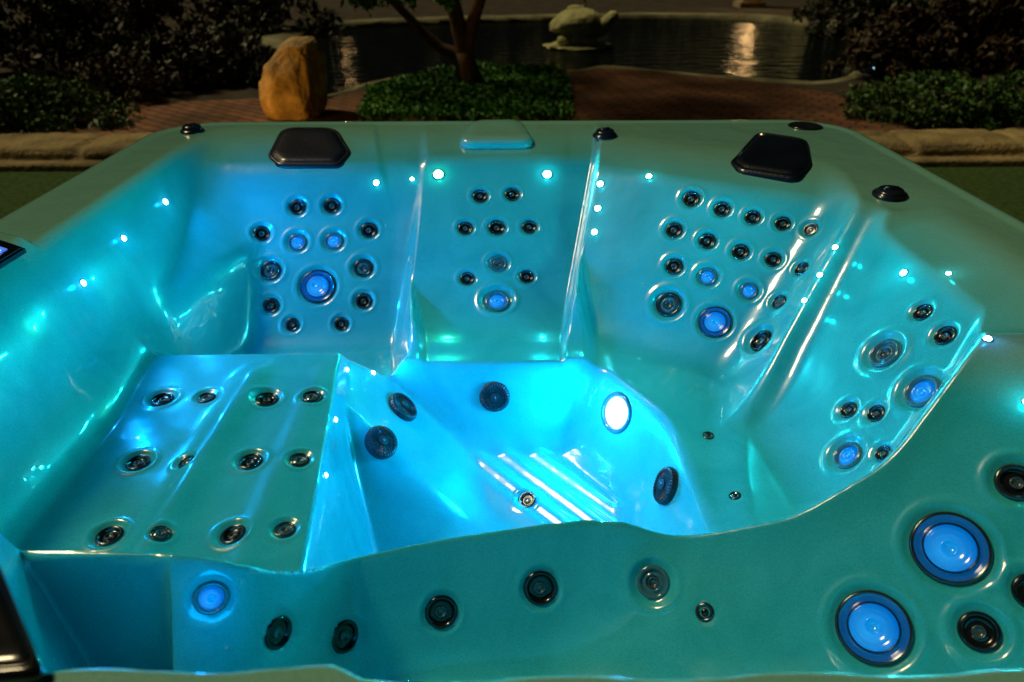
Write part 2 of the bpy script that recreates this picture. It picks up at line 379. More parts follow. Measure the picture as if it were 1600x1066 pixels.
# ------------------------------------------------------------------ LEDs and lamps
def point(name, loc, col, energy, r=.01):
    l = bpy.data.lights.new(name, 'POINT'); l.color = col; l.energy = energy; l.shadow_soft_size = r
    o = bpy.data.objects.new(name, l); o.location = loc; link(o); return part(o)
LEDK = 4.0
LEDM = lathe_mesh('led_dome', [(1, -.2), (1, .1), (.85, .45), (.5, .7), (0, .8)], M['led'], 20)
LEDR = lathe_mesh('led_collar', [(1.45, -.2), (1.45, .1), (1.3, .22), (1.0, .1)], M['clear'], 20)
BLU = (.0, .33, 1.0); CY = (.0, .80, .92); GR = (.0, 1.0, .55)
LEDS = [(258,316,11,BLU,.5),(193,373,11,BLU,.6),(130,443,12,BLU,.7),(588,286,10,CY,.35),(685,273,17,GR,.9),(855,273,15,CY,1.0),
 (644,280,7,CY,.1),(938,288,11,CY,.2),(934,326,11,CY,.15),(929,363,11,CY,.15),(1014,276,10,CY,.4),(1305,387,10,CY,.5),(1281,430,10,CY,.4),(1257,470,10,CY,.4),
 (1412,427,13,CY,.7),(1482,428,10,CY,.35),(1543,530,14,BLU,.7),(1604,628,12,CY,.9),(542,578,9,BLU,.25),(583,583,9,BLU,.25),(524,656,10,BLU,.25),(509,743,10,BLU,.25)]
for u, v, dpx, col, en in LEDS:
    p, n, dep = hit(u, v); r = dpx/2*dep/F*.82
    mw = Matrix.Translation(p) @ frame(n).to_4x4() @ Matrix.Scale(r, 4)
    o = link(bpy.data.objects.new('led_light', LEDM)); o.matrix_basis = mw; part(o)
    c = link(bpy.data.objects.new('collar', LEDR)); c.parent = o
    al = bpy.data.lights.new('led_beam', 'AREA'); al.shape = 'DISK'; al.size = .012; al.color = col; al.energy = en*LEDK
    ao = link(bpy.data.objects.new('led_beam', al)); ao.matrix_basis = Matrix.Translation(p+n*.012) @ (frame(n).to_4x4() @ Matrix.Rotation(math.pi, 4, 'X')); part(ao)
    point('led_glow', p+n*.026, col, en*.05, .006)
p, n, dep = hit(330, 937); point('jet_glow', p+n*.07, (.0, .38, 1.0), .16, .02)
# foot well lamp
p, n, dep = hit(963, 645); r = 26*dep/F
mw = Matrix.Translation(p) @ frame(n).to_4x4() @ Matrix.Scale(r, 4)
lb = link(bpy.data.objects.new('underwater_lamp', lathe_mesh('lamp_bezel', [(1.25,-.3),(1.25,.05),(1.15,.16),(1.02,.12),(.95,.02),(.9,-.05)], M['clear'], 48))); lb.matrix_basis = mw; part(lb)
ll = link(bpy.data.objects.new('lens', lathe_mesh('lamp_lens', [(.95,-.05),(.85,.04),(.5,.1),(0,.13)], M['lamp'], 48))); ll.parent = lb
sp = bpy.data.lights.new('lamp_glow', 'AREA'); sp.shape = 'DISK'; sp.size = .10; sp.color = (.0, .42, 1.0); sp.energy = 5.8
so = link(bpy.data.objects.new('lamp_glow', sp)); so.matrix_basis = Matrix.Translation(p+n*.035) @ (frame(n).to_4x4() @ Matrix.Rotation(math.pi, 4, 'X')); part(so)

point('lamp_bounce', p+n*.11, (.0, .38, 1.0), 2.8, .03)
# suction grilles
def grille(u, v, wpx, flat=False):
    p, n, dep = hit(u, v); r = wpx/2*dep/F
    bm = bmesh.new()
    prof = [(1.0, -.1), (1.0, .10), (.93, .20), (.82, .25)] if flat else [(1.0, -.1), (1.0, .16), (.94, .30), (.82, .36)]
    top = prof[-1][1]; seg = 128; rings = []
    for ri, (rr, z) in enumerate(prof+[(.72, top), (.70, top-.06), (.30, top-.04), (.28, top+.03), (0.001, top+.05)]):
        ring = []
        for k in range(seg):
            a = 2*math.pi*k/seg
            groove = .02*(1 if k % 4 < 2 else -1) if ri in (1, 2, 3, 4, 5, 6) else 0
            ring.append(bm.verts.new((rr*math.cos(a)*(1+groove*.35), rr*math.sin(a)*(1+groove*.35), z+groove*(1 if ri > 2 else .3))))
        rings.append(ring)
    for a, b in zip(rings[:-1], rings[1:]):
        for k in range(seg): bm.faces.new((a[k], a[(k+1) % seg], b[(k+1) % seg], b[k]))
    o = bmobj('suction_grille', bm, M['grille'], smooth=False); o.matrix_basis = Matrix.Translation(p) @ frame(n).to_4x4() @ Matrix.Scale(r, 4); part(o)
    s = meshobj('screw', *disc(.09, top+.06, 10), M['nozzle'], o)
def disc(r, z, seg):
    vs = [(r*math.cos(2*math.pi*k/seg), r*math.sin(2*math.pi*k/seg), zz) for zz in (z-.04, z) for k in range(seg)]
    fs = [tuple(range(seg, 2*seg))]+[(k, (k+1) % seg, seg+(k+1) % seg, seg+k) for k in range(seg)]
    return vs, fs
grille(773, 620, 48, True); grille(628, 638, 52); grille(595, 692, 54); grille(1043, 760, 60)

# ------------------------------------------------------------------ pillows
def pillow(poly, name, mat, thick, groove=True, lift=.0, z=None):
    pts = [hit(u, v)[0] if z is None else G(u, v, z) for u, v in poly]
    c = sum(pts, Vector())/len(pts)
    nrm = Vector()
    for i in range(len(pts)): nrm += (pts[i]-c).cross(pts[(i+1) % len(pts)]-c)
    nrm.normalize()
    if nrm.z < 0: nrm = -nrm
    fr = frame(nrm); inv = fr.transposed()
    loc = [inv @ (p-c) for p in pts]
    # rounded polygon outline
    out2 = []; m = len(loc)
    for i in range(m):
        a, b, d = loc[i-1].xy, loc[i].xy, loc[(i+1) % m].xy
        r = min((a-b).length, (d-b).length)*.28
        s = b+(a-b).normalized()*r; t = b+(d-b).normalized()*r
        for k in range(9):
            w = k/8; out2.append((s*(1-w)**2+b*2*w*(1-w)+t*w*w))
    bm = bmesh.new(); rings = []
    rw = max(q.length for q in out2)
    prof = [(1.0, -.05), (1.0, .25), (.985, .52), (.95, .75), (.90, .86)]+([(.875, .80), (.855, .82), (.83, .95)] if groove else [(.86, .9)])+[(.72, 1.02), (.55, 1.03), (.35, 1.0), (.15, .98), (.001, .97)]
    for s, z in prof:
        rings.append([bm.verts.new((q.x*s, q.y*s, z*thick+.006*rw*0)) for q in out2])
    n = len(out2)
    for a, b in zip(rings[:-1], rings[1:]):
        for k in range(n): bm.faces.new((a[k], a[(k+1) % n], b[(k+1) % n], b[k]))
    bmesh.ops.recalc_face_normals(bm, faces=bm.faces)
    o = bmobj(name, bm, mat); o.matrix_basis = Matrix.Translation(c+nrm*lift) @ fr.to_4x4(); return part(o)
a = pillow([(415,245),(440,202),(528,202),(553,240),(535,264),(434,264)], 'pillow', M['pillow'], .030, lift=-.014)
b = pillow([(1137,255),(1182,210),(1262,222),(1274,262),(1248,289),(1153,272)], 'pillow', M['pillow'], .034, lift=-.016)
pillow([(713,234),(737,197),(815,196),(838,233)], 'headrest', M['shell'], .030, groove=False)
pillow([(-60,1075),(-140,900),(-6,868),(78,1062)], 'filter_lid', M['insert'], .012, z=ZR+.004)

# ------------------------------------------------------------------ dials and valves on the rim
def dial(u, v, wpx, hz, flat=False, lob=True):
    p, n, dep = hit(u, v); r = wpx/2*dep/F
    if flat: prof = [(1.0, 0), (1.0, .06), (.9, .10), (.84, .06), (0, .05)]
    else: prof = [(1.0, 0), (1.0, .12), (.92, .2), (.80, .22), (.78, hz), (.7, hz+.1), (.3, hz+.14), (0, hz+.14)]
    o = link(bpy.data.objects.new('rim_dial', lathe_mesh('dial_body', prof, M['knob'], 40))); o.matrix_basis = Matrix.Translation(p) @ frame(n).to_4x4() @ Matrix.Scale(r, 4); part(o)
    if not flat:
        bm = bmesh.new(); bmesh.ops.create_cube(bm, size=1)
        for vv in bm.verts: vv.co = Vector((vv.co.x*1.2*(1-.25*abs(vv.co.y*2) if True else 1), vv.co.y*.28, vv.co.z*.22+hz+.16))
        bmesh.ops.bevel(bm, geom=bm.edges[:], offset=.05, segments=2, affect='EDGES')
        k = bmobj('grip', bm, M['knob'], o); k.rotation_euler.z = random.uniform(-.6, .6)
dial(301, 206, 36, .45); dial(945, 213, 38, .4); dial(1390, 306, 52, .3); dial(1258, 198, 52, .1, True); dial(640, 1118, 105, .2); dial(432, 1102, 50, .2)

# control panel on the left rim
pts = [G(0, 388, ZR+.030), G(55, 402, ZR+.030), G(-60, 470, ZR+.030), G(-115, 440, ZR+.030)]
def slab(name, quad, z0, z1, mat, parent=None, bev=.004):
    bm = bmesh.new(); lo = [bm.verts.new((q.x, q.y, z0)) for q in quad]; hi = [bm.verts.new((q.x, q.y, z1)) for q in quad]
    n = len(quad)
    bm.faces.new(hi); bm.faces.new(lo[::-1])
    for k in range(n): bm.faces.new((lo[k], lo[(k+1) % n], hi[(k+1) % n], hi[k]))
    bmesh.ops.recalc_face_normals(bm, faces=bm.faces)
    if bev: bmesh.ops.bevel(bm, geom=[e for e in bm.edges if abs(e.verts[0].co.z-e.verts[1].co.z) < 1e-6 and e.verts[0].co.z > z0+1e-6], offset=bev, segments=2, affect='EDGES')
    return bmobj(name, bm, mat, smooth=False)
PX0, PX1, PY0, PY1 = -1.13, -.975, 1.03, 1.29
def rect(x0, x1, y0, y1): return [Vector((x0, y0, 0)), Vector((x1, y0, 0)), Vector((x1, y1, 0)), Vector((x0, y1, 0))]
PQ = [Vector((-.968, 1.05, 0)), Vector((-.955, 1.335, 0)), Vector((-1.10, 1.42, 0)), Vector((-1.115, 1.10, 0))]
pn = part(slab('control_panel', PQ, ZR+.015, ZR+.028, M['panelcase']))
def mat_screen():
    m, nt, b = newmat('lit_touch_screen'); N = nt.nodes; L = nt.links
    tc = N.new('ShaderNodeTexCoord'); gr = N.new('ShaderNodeTexGradient'); L.new(tc.outputs['Object'], gr.inputs['Vector'])
    n = N.new('ShaderNodeTexNoise'); n.inputs['Scale'].default_value = 12; L.new(tc.outputs['Object'], n.inputs['Vector'])
    r = N.new('ShaderNodeValToRGB'); r.color_ramp.elements[0].color = (.03, .16, .85, 1); r.color_ramp.elements[1].color = (.25, .45, 1, 1)
    r.color_ramp.elements[0].position = .4; r.color_ramp.elements[1].position = .62
    L.new(n.outputs['Fac'], r.inputs['Fac']); L.new(r.outputs['Color'], b.inputs['Emission Color']); b.inputs['Emission Strength'].default_value = .9
    b.inputs['Base Color'].default_value = (.01, .02, .05, 1); b.inputs['Roughness'].default_value = .1
    return m
scq = part(slab('screen', [Vector((-.990, 1.085, 0)), Vector((-.980, 1.320, 0)), Vector((-1.09, 1.385, 0)), Vector((-1.10, 1.13, 0))], ZR+.028, ZR+.0295, mat_screen(), bev=0))
w = simple('screen_icon_white', (.7, .8, .9), .3, emis=(.7, .9, 1), es=1.2)
scq.parent = pn; scq.matrix_parent_inverse = Matrix.Identity(4)
scr = scq
bm = bmesh.new()
for i in range(5):
    for (xx, yy, s) in ((-.998+.002*i, 1.12+i*.045, .009), ):
        q = [(xx-s*.7, yy-s), (xx+s*.7, yy-s), (xx+s*.7, yy+s), (xx-s*.7, yy+s)]
        bm.faces.new([bm.verts.new((a_, b_, ZR+.0315)) for a_, b_ in q])
ic = bmobj('icon_row', bm, w, scr, smooth=False)

# ------------------------------------------------------------------ the garden
soil = simple('dark_soil', (.035, .028, .018), .95, bump=.8, bscale=9, var=.6, vscale=3)
turfm = simple('short_turf', (.05, .12, .02), .95, bump=1, bscale=160, var=.5, vscale=30)
def mat_brick():
    m, nt, b = newmat('red_brick_paving'); N = nt.nodes; L = nt.links
    tc = N.new('ShaderNodeTexCoord'); mp = N.new('ShaderNodeMapping'); mp.inputs['Rotation'].default_value = (0, 0, R(38)); L.new(tc.outputs['Object'], mp.inputs['Vector'])
    br = N.new('ShaderNodeTexBrick'); br.inputs['Scale'].default_value = 1; br.inputs['Brick Width'].default_value = .22; br.inputs['Row Height'].default_value = .11
    br.inputs['Mortar Size'].default_value = .010; br.inputs['Color1'].default_value = (.36, .15, .07, 1); br.inputs['Color2'].default_value = (.24, .11, .06, 1); br.inputs['Mortar'].default_value = (.03, .022, .015, 1)
    L.new(mp.outputs['Vector'], br.inputs['Vector'])
    n = N.new('ShaderNodeTexNoise'); n.inputs['Scale'].default_value = 1.6; n.inputs['Detail'].default_value = 8; L.new(tc.outputs['Object'], n.inputs['Vector'])
    r = N.new('ShaderNodeValToRGB'); r.color_ramp.elements[0].position = .35; r.color_ramp.elements[0].color = (.35, .35, .3, 1); r.color_ramp.elements[1].position = .68
    L.new(n.outputs['Fac'], r.inputs['Fac'])
    mx = N.new('ShaderNodeMix'); mx.data_type = 'RGBA'; mx.blend_type = 'MULTIPLY'; mx.inputs['Factor'].default_value = 1
    L.new(br.outputs['Color'], mx.inputs[6]); L.new(r.outputs['Color'], mx.inputs[7]); L.new(mx.outputs[2], b.inputs['Base Color'])
    bp = N.new('ShaderNodeBump'); bp.inputs['Distance'].default_value = .02; bp.inputs['Strength'].default_value = .8
    L.new(br.outputs['Fac'], bp.inputs['Height']); bp.invert = True; L.new(bp.outputs['Normal'], b.inputs['Normal'])
    b.inputs['Roughness'].default_value = .85
    return m
def sheet(name, poly, z, mat):
    bm = bmesh.new(); bm.faces.new([bm.verts.new((p[0], p[1], z)) for p in poly]); bmesh.ops.triangulate(bm, faces=bm.faces[:])
    bmesh.ops.recalc_face_normals(bm, faces=bm.faces)
    for f in bm.faces:
        if f.normal.z < 0: f.normal_flip()
    return struct(bmobj(name, bm, mat, smooth=False))
sheet('ground', [(-120, -60), (120, -60), (120, 200), (-120, 200)], 0, soil)
sheet('turf', [(-14, -8), (14, -8), (14, 5.1), (-14, 5.1)], .004, turfm)
def smooth_poly(pts, n=6):
    out3 = []; m = len(pts)
    for i in range(m):
        p0, p1, p2, p3 = [Vector((pts[(i+k) % m][0], pts[(i+k) % m][1])) for k in (-1, 0, 1, 2)]
        for k in range(n):
            t = k/n; out3.append(.5*((2*p1)+(-p0+p2)*t+(2*p0-5*p1+4*p2-p3)*t*t+(-p0+3*p1-3*p2+p3)*t**3))
    return out3
brick_px = [(-200,205),(60,206),(150,190),(215,163),(400,155),(520,150),(600,128),(700,108),(900,100),(1140,122),(1300,146),(1370,180),(1440,210),(1300,225),(300,225)]
sheet('brick_paving', [G(u, min(v, 222))[:2] for u, v in brick_px], .008, mat_brick())
def mat_water():
    m, nt, b = newmat('dark_pond_water'); N = nt.nodes; L = nt.links
    b.inputs['Base Color'].default_value = (.004, .007, .007, 1); b.inputs['Roughness'].default_value = .03; b.inputs['Specular IOR Level'].default_value = .8
    tc = N.new('ShaderNodeTexCoord'); mp = N.new('ShaderNodeMapping'); mp.inputs['Scale'].default_value = (.8, 2.2, 1); L.new(tc.outputs['Object'], mp.inputs['Vector'])
    n = N.new('ShaderNodeTexNoise'); n.inputs['Scale'].default_value = 2.6; n.inputs['Detail'].default_value = 4; L.new(mp.outputs['Vector'], n.inputs['Vector'])
    bp = N.new('ShaderNodeBump'); bp.inputs['Strength'].default_value = .7; bp.inputs['Distance'].default_value = .09
    L.new(n.outputs['Fac'], bp.inputs['Height']); L.new(bp.outputs['Normal'], b.inputs['Normal'])
    return m
pond_px = [(470,148),(545,146),(600,128),(700,114),(880,112),(960,106),(1140,122),(1290,128),(1340,100),(1310,50),(1150,34),(900,34),(640,42),(480,56)]
pond = smooth_poly([G(u, v)[:2] for u, v in pond_px], 5)
sheet('pond_water', pond, .014, mat_water())
# raised stone edging round the pond
bm = bmesh.new(); rings = []
m = len(pond); cen = sum((Vector(q) for q in pond), Vector((0, 0)))/m
for i, q in enumerate(pond):
    q = Vector(q); t = (Vector(pond[(i+1) % m])-Vector(pond[i-1])).normalized(); nn = Vector((t.y, -t.x))
    if (q-cen).dot(nn) < 0: nn = -nn
    far = q.y > 12
    w_ = .55 if far else .08; hgt = (.10 if far else .012)+.02*noise.noise(Vector((q.x*2, q.y*2, 0)))
    rings.append([bm.verts.new((q.x+nn.x*o_, q.y+nn.y*o_, z_)) for o_, z_ in ((-.02, .0), (-.01, hgt), (w_*.5, hgt+.015), (w_, hgt), (w_+.02, 0))])
for i in range(m):
    a_, b_ = rings[i], rings[(i+1) % m]
    for k in range(4): bm.faces.new((a_[k], b_[k], b_[k+1], a_[k+1]))
bmesh.ops.recalc_face_normals(bm, faces=bm.faces)
struct(bmobj('pond_edging', bm, simple('mossy_stone_edge', (.20, .20, .11), .9, bump=1, bscale=14, var=.6, vscale=2)))

# low rough stone wall behind the tub
def rough_grid(nx_, ny_, fn):
    vs = []; fs = []
    for j in range(ny_+1):
        for i in range(nx_+1): vs.append(fn(i/nx_, j/ny_))
    for j in range(ny_):
        for i in range(nx_): a_ = j*(nx_+1)+i; fs.append((a_, a_+1, a_+nx_+2, a_+nx_+1))
    return vs, fs
def wallfn(s, t):
    x = -9+18*s
    prof = [(5.08, 0), (5.09, .05), (5.20, .055), (5.21, .10), (5.24, .135), (5.34, .15), (5.5, .15), (5.66, .14), (5.74, .1), (5.76, 0)]
    f = t*(len(prof)-1); i = min(int(f), len(prof)-2); w_ = f-i
    y = prof[i][0]*(1-w_)+prof[i+1][0]*w_; z = prof[i][1]*(1-w_)+prof[i+1][1]*w_
    nz = noise.noise(Vector((x*2.3, y*5, 0)))*.22+noise.noise(Vector((x*13, y*13, 3)))*.25
    joint = math.exp(-((x*1.45+.3*math.sin(x)) % 1-.5)**2/.0012)
    big = t > .27
    return (x, y+(.03 if big else .006)*nz, max(0, z+(.035 if big else .006)*nz*(z > .01)-(.035*joint if big else 0)*(z > .06)))
vs, fs = rough_grid(620, 27, wallfn)
tag(meshobj('low_stone_wall', vs, fs, simple('rough_sandstone', (.28, .22, .10), .9, bump=1, bscale=22, var=.5, vscale=4)), 'low rough sandstone edging wall running behind the tub', 'wall')

# ------------------------------------------------------------------ plants
def leafmat(name, col, var=.6):
    m, nt, b = newmat(name); N = nt.nodes; L = nt.links
    gi = N.new('ShaderNodeNewGeometry'); r = N.new('ShaderNodeValToRGB')
    r.color_ramp.elements[0].color = (*[c*(1-var) for c in col], 1); r.color_ramp.elements[1].color = (*[c*(1+var) for c in col], 1)
    L.new(gi.outputs['Random Per Island'], r.inputs['Fac']); L.new(r.outputs['Color'], b.inputs['Base Color']); b.inputs['Roughness'].default_value = .6
    return m
LM = {'green': leafmat('green_leaves', (.05, .13, .022)), 'dark': leafmat('dark_leaves', (.035, .045, .025)), 'red': leafmat('reddish_leaves', (.06, .042, .022)), 'bright': leafmat('bright_leaves', (.06, .24, .02))}
def leaf_arrays(cents, size, up=.3):
    n = len(cents); a_ = rng.normal(size=(n, 3)); a_ /= np.linalg.norm(a_, axis=1, keepdims=True)
    b_ = rng.normal(size=(n, 3)); b_[:, 2] += up; b_ -= (b_*a_).sum(1, keepdims=True)*a_; b_ /= np.linalg.norm(b_, axis=1, keepdims=True)
    s = size*rng.uniform(.3, 1.9, (n, 1))
    v = np.stack([cents-a_*s, cents+b_*s*.45, cents+a_*s, cents-b_*s*.45], 1).reshape(-1, 3)
    return v
def leaves(name, cents, size, mat, parent=None):
    v = leaf_arrays(cents, size); v[:, 2] = np.maximum(v[:, 2], .012); n = len(cents)
    me = bpy.data.meshes.new(name); me.vertices.add(4*n); me.vertices.foreach_set('co', v.ravel())
    me.loops.add(4*n); me.loops.foreach_set('vertex_index', np.arange(4*n)); me.polygons.add(n)
    me.polygons.foreach_set('loop_start', np.arange(0, 4*n, 4)); me.polygons.foreach_set('loop_total', np.full(n, 4)); me.update(); me.materials.append(mat)
    o = link(bpy.data.objects.new(name, me), parent); return o
def clump_cloud(cx, cy, rx, ry, h, ncl, per, cr):
    out4 = []
    for i in range(ncl):
        a_ = rng.uniform(0, 2*math.pi); r_ = math.sqrt(rng.uniform(0, 1)); zz = rng.uniform(.05, 1)
        k = math.sqrt(max(.05, 1-zz**2.2))
        c = np.array([cx+rx*r_*k*math.cos(a_), cy+ry*r_*k*math.sin(a_), h*zz*rng.uniform(.8, 1.08)])
        q = rng.normal(size=(per, 3)); q /= np.linalg.norm(q, axis=1, keepdims=True); q *= cr*rng.uniform(.5, 1.1, (per, 1))
        out4.append(c+q*np.array([1, 1, .7]))
    o = np.concatenate(out4); o[:, 2] = np.abs(o[:, 2]); return o
def shrub(u, v, wpx, h, mats, label, ncl=60, per=60, leaf=.03, ry=None, group='garden shrubs'):
    b_ = G(u, v); dep = np.dot(np.array(b_)-CAM, ray(800, 533)); rx = wpx/2*dep/F; ry = ry or rx*.7
    root = empty('shrub', (b_.x, b_.y+ry*.6, 0)); tag(root, label, 'shrub', group)
    cl = clump_cloud(0, 0, rx, ry, h, ncl, per, .16*max(rx, h))
    leaves('foliage', cl, leaf, LM[mats], root)
    bm = bmesh.new()
    for k in range(6):
        a_ = rng.uniform(0, 6.28); r_ = .5*rx
        tube_bm(bm, [(.03*math.cos(a_), .03*math.sin(a_), 0), (.35*r_*math.cos(a_), .35*r_*math.sin(a_), h*.4), (r_*math.cos(a_), r_*math.sin(a_)*.7, h*.8)], [.018, .012, .005], 6)
    bmobj('stem', bm, barkm, root)
barkm = simple('rough_bark', (.13, .075, .045), .9, bump=1, bscale=18, var=.5, vscale=7)
SH = [(20,205,330,.34,'green','low clipped green hedge shrub left of the brick path',90,90,.022,.45),
 (170,165,200,.40,'red','reddish low shrub where the brick path bends',60,70,.025,None),
 (60,120,300,1.0,'dark','dark bushy shrub at the far left of the garden',80,90,.04,None),
 (190,70,300,1.3,'red','brownish tall shrub between the far left shrubs',80,90,.045,None),
 (250,145,230,.50,'dark','dark spreading shrub beside the brick path left of the boulder',70,80,.03,None),
 (345,135,200,.62,'dark','dark dense shrub just left of the orange boulder',70,80,.03,None),
 (400,60,240,.8,'dark','dim shrub on the bank behind the boulder',70,80,.045,None),
 (1470,200,300,.36,'green','low green hedge shrub behind the right end of the stone wall',90,100,.022,.5),
 (1650,200,240,.40,'green','low green hedge shrub at the right edge of the garden',70,90,.022,.5),
 (1420,128,210,.75,'red','reddish leafy shrub at the right end of the pond',70,90,.035,None),
 (1545,120,260,1.1,'red','tall brown red shrub at the right side of the garden',90,90,.04,None),
 (1330,60,170,.65,'dark','dark shrub on the far right bank of the pond',60,80,.04,None),
 (1480,60,260,1.5,'green','tall green leafy shrub behind the right garden shrubs',90,100,.05,None),
 (1640,80,260,1.4,'dark','dark tall shrub at the upper right edge',80,90,.05,None)]
for u, v, w_, h, mt, lb_, ncl, per, lf, ry in SH: shrub(u, v, w_, h, mt, lb_, ncl, per, lf, ry)
# ground cover between tub and pond
poly = [G(u, v) for u, v in ((560,192),(572,150),(640,128),(720,112),(860,112),(890,130),(893,192))]
def inside(x, y):
    c = False; n = len(poly)
    for i in range(n):
        a_, b_ = poly[i], poly[i-1]
        if (a_.y > y) != (b_.y > y) and x < (b_.x-a_.x)*(y-a_.y)/(b_.y-a_.y)+a_.x: c = not c
    return c
cs_ = []
x_lo, x_hi = min(p.x for p in poly), max(p.x for p in poly); y_lo, y_hi = min(p.y for p in poly), max(p.y for p in poly)
while len(cs_) < 26000:
    x, y = random.uniform(x_lo, x_hi), random.uniform(y_lo, y_hi)
    if inside(x, y):
        hh = .10+.07*noise.noise(Vector((x*2.5, y*2.5, 0)))
        cs_.append((x, y, random.uniform(.02, max(.04, hh))))
o = leaves('ground_cover', np.array(cs_), .022, LM['bright']); tag(o, 'low leafy green ground cover round the foot of the tree', 'ground cover', kind='stuff')

# tree
tb = G(735, 138)
tree = empty('garden_tree', tb); tag(tree, 'multi stemmed tree with rough brown bark by the pond', 'tree')
def tl(u, v, dy=0):               # point in the vertical plane of the tree, relative to its base
    d = ray(u, v); t = (tb.y+dy)/d[1]; p = CAM+d*t; return (p[0]-tb.x, dy, p[2])
bm = bmesh.new()
tube_bm(bm, [(.02, 0, -.02), tl(733,120), tl(728,100), tl(724,82), tl(724,70)], [.19, .135, .115, .11, .10], 12)
trunk = bmobj('trunk', bm, barkm, tree)
for pts_, rr in (([tl(726,86), tl(715,40), tl(704,0), tl(690,-60), tl(660,-140, -.2)], [.09,.085,.08,.07,.05]),
                 ([tl(728,80), tl(738,40), tl(750,-5), tl(775,-70), tl(800,-150, .3)], [.08,.07,.062,.055,.04]),
                 ([tl(722,88), tl(690,76), tl(655,45), tl(610,0), tl(540,-70, -.3)], [.075,.06,.05,.042,.03])):
    bm = bmesh.new()
    sm = []; sr = []
    for i in range(len(pts_)-1):
        for k in range(5):
            w_ = k/5; pp = Vector(pts_[i])*(1-w_)+Vector(pts_[i+1])*w_
            pp += Vector((noise.noise(pp*3), noise.noise(pp*3+Vector((5, 0, 0))), 0))*.03; sm.append(pp); sr.append(rr[i]*(1-w_)+rr[i+1]*w_)
    tube_bm(bm, sm, sr, 10); bmobj('limb', bm, barkm, tree)
cl = []
for i in range(130):
    a_ = rng.uniform(0, 6.28); r_ = 2.0*math.sqrt(rng.uniform()); c = np.array([r_*math.cos(a_), r_*math.sin(a_), 2.1+rng.uniform(-.75, 1.3)*(1-r_/3)])
    q = rng.normal(size=(110, 3)); q /= np.linalg.norm(q, axis=1, keepdims=True); cl.append(c+q*.3*rng.uniform(.4, 1.1, (110, 1)))
for (u, v) in ((560,-8),(600,-14),(640,-6),(690,-8),(705,-4),(545,-20),(575,-2)):
    c = np.array(tl(u, v, -.3)); q = rng.normal(size=(90, 3)); cl.append(c+q*.05)
leaves('crown', np.concatenate(cl), .04, LM['bright'], tree)

# boulder
bb = G(457, 192)
bm = bmesh.new(); bmesh.ops.create_icosphere(bm, subdivisions=6, radius=1)
for v in bm.verts:
    c = v.co.copy()
    p = Vector((math.copysign(abs(c.x)**.6, c.x), math.copysign(abs(c.y)**.6, c.y), math.copysign(abs(c.z)**.5, c.z)))
    k = 1-.20*max(0, p.z)
    x = p.x*.300*k; y = p.y*.27*k; z = (p.z+1)*.36
    x += .045*p.z                       # leans to the right, high shoulder on that side
    if p.z > 0: z -= .17*max(0, -p.x-.05)*p.z; z += .02*p.x
    cut = max(0, x*.8+(-y)*.6-.235); x -= cut*.5; y += cut*.5   # flat chipped face
    nz = noise.fractal(c*2.2, 1, 2, 4)*.018+noise.noise(c*1.3)*.035
    v.co = Vector((x, y, z))+c*nz
boul = bmobj('boulder', bm, simple('ochre_boulder', (.42, .29, .13), .9, bump=1, bscale=26, var=.5, vscale=7))
boul.location = (bb.x, bb.y+.28, -.03); tag(boul, 'upright ochre boulder glowing orange behind the tub', 'boulder')

# turtle statue carrying a small long-necked figure
stone = simple('pale_cast_stone', (.45, .46, .22), .85, bump=1, bscale=20, var=.3, vscale=4)
tp = G(910, 76)
def turt(u, v, dy=0):
    d = ray(u, v); t = (tp.y+dy)/d[1]; p = CAM+d*t; return Vector((p[0]-tp.x, dy, p[2]-.0))
tur = empty('turtle_statue', tp); tag(tur, 'pale stone turtle statue with raised head standing in the pond', 'statue')
def blob(name, c, s, mat, parent, rot=0, amp=.04, sub=4, fn=None):
    bm = bmesh.new(); bmesh.ops.create_icosphere(bm, subdivisions=sub, radius=1)
    for v in bm.verts:
        q = v.co.copy(); k = 1+amp*noise.noise(q*3+Vector(c)*5)
        v.co = Vector((q.x*s[0]*k, q.y*s[1]*k, q.z*s[2]*k))
        if fn: v.co = fn(v.co, q)
    o = bmobj(name, bm, mat, parent); o.location = c; o.rotation_euler.y = rot; return o
pa = turt(912, 76)
slb = blob('plinth', (turt(904, 76).x, 0, .04), (.50, .40, .05), stone, tur, amp=.25)
def dome(co, q):
    hexp = .012*math.sin(q.x*9)*math.sin(q.y*9+q.z*7)
    if q.z < -.1: co.z *= .45
    co.z += -.07*max(0, -q.x-.2)
    return co*(1+hexp)
sc0 = turt(900, 34)
blob('carapace', (sc0.x, 0, sc0.z-.02), (.40, .34, .215), stone, tur, rot=R(-4), fn=dome)
nk = bmesh.new(); a1, a2, a3, a4 = turt(925, 50, -.05), turt(940, 44, -.1), turt(950, 34, -.12), turt(960, 24, -.12)
tube_bm(nk, [a1, a2, a3, a4, a4+(a4-a3)*.45], [.12, .115, .10, .085, .03], 14); bmobj('head', nk, stone, tur)
for (u, v, dy, s) in ((881,64,-.2,.10),(921,65,-.22,.12),(885,60,.2,.10),(925,60,.2,.1)):
    q = turt(u, v, dy); blob('foot', (q.x, dy, .14), (s, s*.9, .085), stone, tur)
blob('tail', (turt(868, 44).x, 0, turt(868, 44).z), (.09, .05, .04), stone, tur, rot=R(20))
bp_ = turt(899, 14)
brd = empty('bird_statue', tp+Vector((bp_.x, 0, 0))); tag(brd, 'small pale figure with curved upright neck riding on the stone turtle', 'statue')
blob('body', (0, 0, bp_.z+.0), (.13, .08, .055), stone, brd)
nb = bmesh.new(); g_ = [turt(908,14)-bp_, turt(914,10)-bp_, turt(914,3)-bp_, turt(909,-4)-bp_, turt(909,-12)-bp_, turt(915,-16)-bp_]
